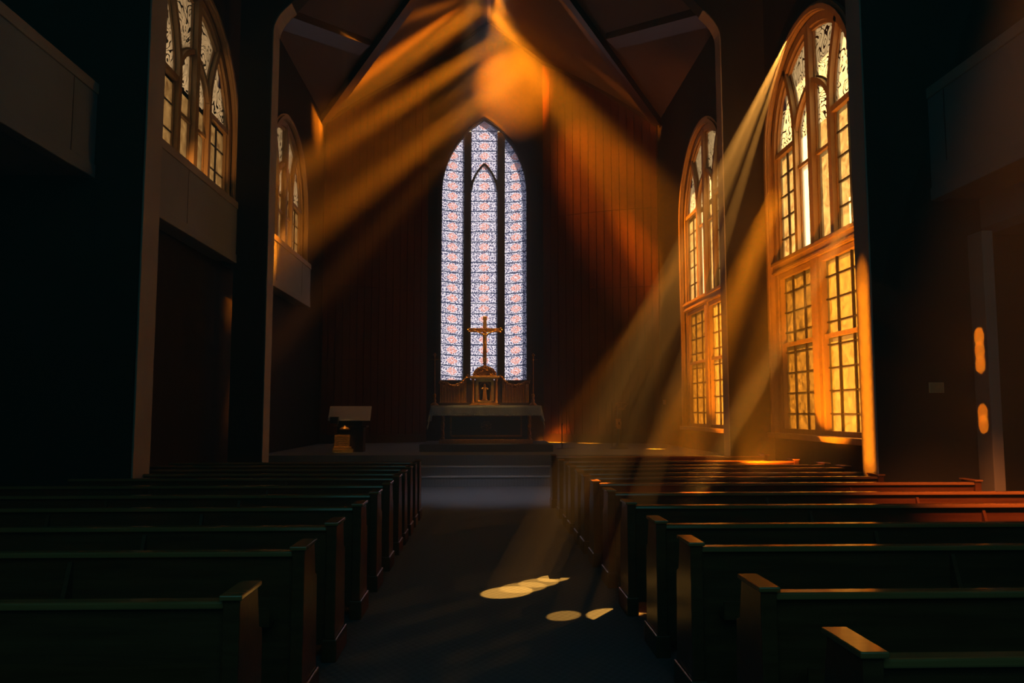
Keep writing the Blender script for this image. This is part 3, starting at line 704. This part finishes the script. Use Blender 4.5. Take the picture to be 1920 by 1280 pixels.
# altar cloth with hanging ends
def cloth():
    nx, ny = 90, 14; vs = []; fs = []
    hw, top = 1.43, 0.99
    # profile across: front drop 0.27, top depth 1.0, back drop .1 ; ends drop in a point
    for i in range(nx+1):
        s = -1 + 2*i/nx; L_ = s*(hw+0.42)
        over = max(0, abs(L_) - hw)
        for j in range(ny+1):
            t = j/ny
            if t < 0.4: d = (0.4-t)/0.4; y = -0.055; z = top - 0.26*d
            else: y = -0.055 + 1.0*(t-0.4)/0.6; z = top; d = 0
            fold = 0.012*math.sin(L_*23) * d
            x = max(-hw, min(hw, L_)); 
            if over: 
                sg = 1 if L_ > 0 else -1
                z -= over*(1.0 if t >= 0.4 else 0.9); x = sg*(hw + 0.01 + 0.18*over + 0.03*math.sin(t*17)*over*2)
                y += 0.03*math.sin(over*9)
            vs.append((x, y - fold, z))
    for i in range(nx):
        for j in range(ny): a = i*(ny+1)+j; fs.append((a, a+1, a+ny+2, a+ny+1))
    return MB().add(vs, fs, True)
cl = cloth().build('altar_cloth', CLOTH, loc=(0.05, 21.0, PZ+0.19+0.005)); tag(cl, 'pale blue-grey linen cloth with hanging corners draped over the altar', 'altar cloth')
sm_ = cl.modifiers.new('thick', 'SOLIDIFY'); sm_.thickness = 0.006
lace = MB()
for k in range(68):
    x = -1.40 + 2.80*k/67; lace.blob((x, -0.062, 0.735), 0.018, 0.006, 0.022, 6, 4)
lace.build('lace_edge', CLOTH, cl)

# reredos
AY, AZT = 21.62, PZ+0.19+1.0
rer = thing('reredos', 'gilded carved screen with rows of thin columns standing along the altar top', 'reredos', (0.0, AY, AZT))
MB().box(-1.24, 1.24, -0.08, 0.12, 0.0, 0.07).build('base', WOOD_D, rer, bevel=0.01)
MB().box(-1.2, 1.2, 0.05, 0.08, 0.07, 0.56).build('back_panel', WOOD_D, rer)
def tw(u): # height of the swag over the columns
    a = abs(u); return 0.57 + 0.05*math.cos((a-0.45)/0.75*2*math.pi) + (0.16*max(0, (0.62-a))/0.2 if a < 0.62 else 0)
for s in (-1, 1):
    for k in range(17):
        u = s*(0.50 + k*0.0425); h = tw(u) - 0.05
        MB().lathe([(0.013, 0.07), (0.015, 0.10), (0.010, 0.12), (0.011, h-0.03), (0.016, h)], (u, 0.0, 0), 8).build('column', GOLD, rer)
    sw = MB(); pts = [(s*(0.44 + 0.78*i/24), -0.01, tw(0.44 + 0.78*i/24)) for i in range(25)]
    sw.tube(pts, [0.035 + 0.008*math.sin(i*1.7) for i in range(25)], 8)
    rnd = random.Random(3+s)
    for i in range(70):
        p = pts[rnd.randrange(25)]; sw.blob((p[0]+rnd.uniform(-.02,.02), p[1]-0.03+rnd.uniform(-.015,.015), p[2]+rnd.uniform(-.035,.05)), 0.022, 0.016, 0.018, 6, 4)
    sw.build('carved_swag', GOLD_D, rer)
tab = thing('tabernacle', 'gilded tabernacle with a domed carved top in the middle of the altar screen', 'tabernacle', (0.01, AY-0.12, AZT))
tb = MB(); tb.box(-0.36, 0.36, -0.12, 0.0, 0.0, 0.06); tb.box(-0.40, 0.40, -0.14, 0.0, 0.0, 0.03); tb.build('base', GOLD_D, tab, bevel=0.006)
tb = MB(); tb.box(-0.24, -0.17, -0.09, 0.0, 0.06, 0.70); tb.box(0.17, 0.24, -0.09, 0.0, 0.06, 0.70); tb.box(-0.24, 0.24, -0.09, 0.0, 0.62, 0.72); tb.box(-0.24, 0.24, -0.09, 0.0, 0.06, 0.12)
tb.build('door_frame', GOLD, tab, bevel=0.008)
MB().box(-0.18, 0.18, -0.02, 0.03, 0.06, 0.72).build('niche', BLACK, tab)
na = MB(); sweep(na, [(-0.15, 0.12)] + [(-0.15*math.cos(math.pi*i/12), 0.46+0.15*math.sin(math.pi*i/12)) for i in range(13)] + [(0.15, 0.12)], -0.012, 0.02, -0.06, -0.01); na.build('niche_arch', GOLD_D, tab)
for s in (-1, 1):
    MB().lathe([(0.04, 0.06), (0.045, 0.09), (0.028, 0.12), (0.032, 0.3), (0.026, 0.62), (0.04, 0.66), (0.045, 0.70)], (s*0.31, -0.06, 0), 10).build('column', GOLD, tab)
tb = MB(); tb.box(-0.40, 0.40, -0.13, 0.02, 0.72, 0.78); tb.box(-0.37, 0.37, -0.11, 0.02, 0.70, 0.72); tb.build('cornice', GOLD, tab, bevel=0.008)
dm = MB(); prof = [(-0.32 + 0.64*i/16, 0.78 + 0.27*math.sqrt(max(0, 1-((-0.32+0.64*i/16)/0.33)**2))) for i in range(17)]
dm.prism([(-0.32, 0.78)] + prof + [(0.32, 0.78)], 'y', -0.07, 0.02)
rnd = random.Random(5)
for i in range(90):
    a = rnd.uniform(0, math.pi); rr = rnd.uniform(0.2, 1)**0.5; dm.blob((0.30*rr*math.cos(a), -0.075, 0.79+0.24*rr*math.sin(a)), 0.022, 0.02, 0.02, 6, 4)
dm.build('dome', GOLD_D, tab)
fi = MB(); fi.lathe([(0.07, 1.03), (0.05, 1.06), (0.03, 1.08), (0.06, 1.11), (0.04, 1.15), (0.02, 1.17)], (0, -0.03, 0), 10); fi.build('finial', GOLD_D, tab)

# statue in the niche
sta = MB(); sta.lathe([(0.075, 0.13), (0.08, 0.15), (0.055, 0.17), (0.065, 0.20), (0.052, 0.30), (0.045, 0.38), (0.058, 0.44), (0.05, 0.475), (0.018, 0.49), (0.02, 0.50)], (0, 0, 0), 12, 1, 0.55)
sta.blob((0, -0.005, 0.527), 0.026, 0.026, 0.034); sta.lathe([(0.034, 0.50), (0.036, 0.53), (0.02, 0.565), (0.004, 0.585)], (0, 0.01, 0), 10)
for s in (-1, 1): sta.tube([(s*0.05, -0.005, 0.465), (s*0.085, -0.03, 0.42), (s*0.10, -0.05, 0.45)], [0.017, 0.014, 0.008], 6)
for k in range(5): sta.tube([(-0.03+k*0.015, -0.03, 0.40), (-0.035+k*0.018, -0.042, 0.18)], 0.006, 5)
so = sta.build('statue', GOLD, loc=(0.01, AY-0.19, AZT)); tag(so, 'small gilded robed figure standing in the tabernacle niche', 'statue')

# crucifix
cr = thing('crucifix', 'golden crucifix with rounded arm ends rising above the tabernacle', 'crucifix', (0.01, AY-0.15, AZT+1.13))
c = MB(); c.prism([(-0.052, 0.02), (0.052, 0.02), (0.052, 0.97), (0.042, 1.16), (0.06, 1.20), (0.05, 1.26), (-0.05, 1.26), (-0.06, 1.20), (-0.042, 1.16), (-0.052, 0.97)], 'y', -0.025, 0.025); c.build('upright', GOLD, cr, bevel=0.008)
c = MB(); c.box(-0.40, 0.40, -0.028, 0.022, 0.83, 0.94); c.build('crossbar', GOLD_D, cr, bevel=0.008)
for s in (-1, 1):
    e = MB(); 
    for (du, dz) in ((0.42, 0.93), (0.42, 0.84), (0.455, 0.885)): e.blob((s*du, -0.005, dz), 0.035, 0.03, 0.032)
    e.build('arm_end', GOLD, cr)
body = bpy.data.meshes.new('corpus')
J = {'pel': (0, -0.055, 0.52), 'belly': (0, -0.06, 0.62), 'chest': (0, -0.065, 0.73), 'neck': (0, -0.07, 0.80), 'head': (0.012, -0.085, 0.855),
     'shl': (-0.075, -0.06, 0.785), 'ell': (-0.19, -0.055, 0.83), 'hal': (-0.31, -0.045, 0.885), 'shr': (0.075, -0.06, 0.785), 'elr': (0.19, -0.055, 0.83), 'har': (0.31, -0.045, 0.885),
     'hil': (-0.032, -0.06, 0.49), 'knl': (-0.028, -0.10, 0.32), 'anl': (-0.008, -0.06, 0.14), 'tol': (-0.006, -0.085, 0.09),
     'hir': (0.032, -0.06, 0.49), 'knr': (0.034, -0.10, 0.33), 'anr': (0.010, -0.062, 0.16), 'tor': (0.010, -0.09, 0.11)}
rad = dict(pel=.042, belly=.036, chest=.046, neck=.02, head=.033, shl=.026, ell=.016, hal=.012, shr=.026, elr=.016, har=.012, hil=.030, knl=.022, anl=.012, tol=.011, hir=.030, knr=.022, anr=.012, tor=.011)
ks = list(J); E_ = [('pel','belly'),('belly','chest'),('chest','neck'),('neck','head'),('chest','shl'),('shl','ell'),('ell','hal'),('chest','shr'),('shr','elr'),('elr','har'),('pel','hil'),('hil','knl'),('knl','anl'),('anl','tol'),('pel','hir'),('hir','knr'),('knr','anr'),('anr','tor')]
body.from_pydata([J[k] for k in ks], [(ks.index(a), ks.index(b)) for a, b in E_], [])
bo = bpy.data.objects.new('corpus', body); col.objects.link(bo); bo.parent = cr
md = bo.modifiers.new('skin', 'SKIN'); 
for i, k in enumerate(ks): body.skin_vertices[0].data[i].radius = (rad[k], rad[k]*0.85)
body.skin_vertices[0].data[0].use_root = True
sb = bo.modifiers.new('sub', 'SUBSURF'); sb.levels = 1; sb.render_levels = 2
body.materials.append(GOLD)
MB().lathe([(0.045, 0.47), (0.05, 0.50), (0.047, 0.55), (0.04, 0.57)], (0, -0.058, 0), 10, 1, 0.8).build('loincloth', GOLD, cr)

# standing altar crosses
for s, lab in ((-1, 'thin brass processional cross standing at the altar end toward the lectern'), (1, 'thin brass processional cross standing at the altar end toward the microphone stand')):
    t = thing('altar_cross', lab, 'cross', (s*1.32 - 0.01, AY-0.12, AZT), 0, 'thin crosses at the altar ends')
    MB().lathe([(0.11, 0), (0.11, 0.02), (0.07, 0.05), (0.03, 0.09), (0.055, 0.13), (0.022, 0.17), (0.05, 0.26), (0.05, 0.28), (0.018, 0.31)], (0, 0, 0), 12).build('base', GOLD_D, t)
    MB().tube([(0, 0, 0.28), (0, 0, 1.36)], 0.015, 8).build('shaft', GOLD_D, t)
    MB().tube([(-0.125, 0, 1.22), (0.125, 0, 1.22)], 0.012, 6).build('crossbar', GOLD_D, t)
    h = MB(); 
    for p in ((0, 1.38), (-0.03, 1.35), (0.03, 1.35)): h.blob((p[0], 0, p[1]), 0.024, 0.018, 0.026)
    h.build('finial', GOLD_D, t)

# ------------------------------------------------------------------ lectern
lt = thing('lectern', 'dark wooden lectern with a pale sloping board, near the gallery-side apse wall', 'lectern', (-3.42, 20.5, PZ))
MB().box(-0.30, 0.36, 0.02, 0.42, 0, 0.62).build('cabinet', WOOD_D, lt, bevel=0.01)
MB().box(-0.42, 0.44, -0.02, 0.46, 0.62, 0.66).build('desk_shelf', WOOD_D, lt, bevel=0.006)
MB().prism([(-0.06, 0.80), (-0.04, 0.78), (0.25, 1.14), (0.23, 1.16)], 'x', -0.53, 0.53).build('sloping_board', PAPER, lt, bevel=0.003)
MB().box(-0.30, 0.30, 0.10, 0.16, 0.66, 0.84).build('board_support', BLACK, lt)
MB().box(-0.46, -0.25, -0.12, -0.04, 0.72, 0.89).build('microphone_box', BLACK, lt, bevel=0.006)
MB().lathe([(0.10, 0.545), (0.14, 0.56), (0.09, 0.60), (0.03, 0.625), (0.02, 0.65)], (-0.10, -0.06, 0.02), 14).build('brass_boss', GOLD, lt)
pl = thing('plaque_stand', 'small gilded plaque on a stepped stand at the foot of the lectern', 'plaque', (-3.53, 20.33, PZ))
MB().box(-0.25, 0.25, -0.10, 0.10, 0, 0.085).build('lower_step', GOLD, pl, bevel=0.006)
MB().box(-0.24, 0.20, -0.06, 0.09, 0.085, 0.14).build('upper_step', GOLD, pl, bevel=0.006)
pq = MB().prism([(-0.04, 0.14), (0.0, 0.14), (0.04, 0.44), (0.01, 0.44)], 'x', -0.22, 0.16); pq = pq.build('plaque', GOLD_D, pl, bevel=0.004)
ln = MB()
for k, (a, b) in enumerate(((-0.18, 0.12), (-0.15, 0.10), (-0.17, 0.12), (-0.10, 0.12), (-0.16, 0.05))):
    z = 0.39 - k*0.048; y = -0.04 + (z-0.14)*0.167 - 0.004; ln.box(a, b, y-0.003, y+0.002, z-0.006, z+0.006)
ln.build('engraved_line', GOLD, pq)

# microphone stand and ornate stand
ms = thing('microphone_stand', 'thin microphone stand with a short boom on the altar platform', 'microphone stand', (2.15, 22.2, PZ))
MB().lathe([(0.14, 0), (0.14, 0.015), (0.03, 0.03)], (0, 0, 0), 16).build('base', BLACK, ms)
MB().tube([(0, 0, 0.02), (0, 0, 0.68)], 0.013, 8).build('lower_tube', STEEL, ms)
MB().tube([(0, 0, 0.66), (0, 0, 1.2), (0, 0, 1.38)], 0.009, 8).build('upper_tube', STEEL, ms)
MB().lathe([(0.012, 0.64), (0.024, 0.65), (0.024, 0.69), (0.012, 0.70)], (0, 0, 0), 10).build('clutch', STEEL, ms)
MB().tube([(-0.03, 0, 1.385), (0.33, 0, 1.39)], 0.010, 8).build('boom', STEEL, ms)
MB().lathe([(0.012, 0), (0.024, 0.02), (0.024, 0.14), (0.01, 0.15)], (0.0, 0, 1.18), 10).build('microphone', BLACK, ms)
MB().tube([(0.20, 0, 1.38), (0.20, 0.05, 0.9), (0.24, 0.05, 0.5), (0.33, 0.02, 0.25), (0.36, 0, 0.02), (0.1, 0, 0.015)], 0.006, 6).build('cable', BLACK, ms)
os_ = thing('ornamental_stand', 'ornate dark bronze stand with scrolled head by the window-side apse wall', 'stand', (3.72, 22.2, PZ))
MB().lathe([(0.27, 0), (0.27, 0.02), (0.20, 0.05), (0.10, 0.09), (0.05, 0.16), (0.03, 0.3), (0.03, 0.55)], (0, 0, 0), 16).build('base', BLACK, os_)
b_ = MB(); b_.box(-0.08, 0.06, -0.03, 0.03, 0.54, 0.82); b_.blob((-0.06, -0.03, 0.62), 0.04, 0.03, 0.09); b_.blob((0.04, -0.03, 0.70), 0.04, 0.03, 0.06); b_.build('lantern_box', GOLD_D, os_)
MB().tube([(-0.03, 0, 0.8), (-0.03, 0, 1.2)], 0.014, 8).build('shaft', STEEL, os_)
sc_ = MB(); rnd = random.Random(11)
for k in range(7):
    cx_, cz_ = -0.12 + k*0.06, 1.14 + 0.07*math.sin(k*1.3)
    sc_.tube([(cx_ + 0.05*(1-a/9)*math.cos(a*0.9), -0.01, cz_ + 0.05*(1-a/9)*math.sin(a*0.9)) for a in range(9)], 0.007, 5)
sc_.tube([(-0.14, 0, 1.05), (0.0, 0, 1.10), (0.2, 0, 1.08)], 0.009, 6); sc_.tube([(-0.10, 0, 1.25), (0.05, 0, 1.27), (0.22, 0, 1.26)], 0.009, 6)
sc_.build('scrolled_head', GOLD_D, os_)
MB().tube([(-0.18, 0, 0.02), (-0.18, 0, 1.3)], 0.012, 6).build('side_rod', BLACK, os_)

# wall plates
wp = thing('wall_plate', 'small pale metal plate on the dark wall under the shadowed gallery', 'wall plate', (5.62, 9.79, 1.97))
MB().box(-0.095, 0.095, -0.022, 0.0, -0.065, 0.065).build('cover', BRASSP, wp, bevel=0.004)
gr = MB()
for k in range(7): gr.box(-0.08, 0.08, -0.025, -0.02, -0.05 + k*0.016, -0.046 + k*0.016)
gr.build('grille', GOLD_D, wp)
sp = thing('light_switch', 'tiny brass switch plate at the apse corner next to the far window', 'light switch', (5.74, 25.35, 1.98))
MB().box(-0.02, 0.0, -0.16, 0.16, -0.075, 0.075).build('switch_plate', BRASSP, sp, bevel=0.004)
MB().box(-0.03, -0.02, -0.05, 0.05, -0.03, 0.03).build('toggle', PAPER, sp)

# ------------------------------------------------------------------ haze
hz = MB()
zz = lambda x: ceil_z(x) - 0.02
poly = [(-7.45, 0.003), (7.45, 0.003), (7.45, zz(7.45)), (XA, RIDGE-0.02), (-7.45, zz(-7.45))]
hz.prism(poly, 'y', 0.6, YB + 0.12)
hm = bpy.data.materials.new('haze'); nt = nodes_of(hm)
vsn = N(nt, 'ShaderNodeVolumeScatter'); vsn.inputs['Density'].default_value = 0.022; vsn.inputs['Anisotropy'].default_value = 0.5; vsn.inputs['Color'].default_value = (1, 1, 1, 1)
o_ = N(nt, 'ShaderNodeOutputMaterial'); L(nt, vsn, 0, o_, 'Volume')
ho = hz.build('haze', hm); tag(ho, 'thin dusty haze filling the church interior', 'haze', kind='stuff')
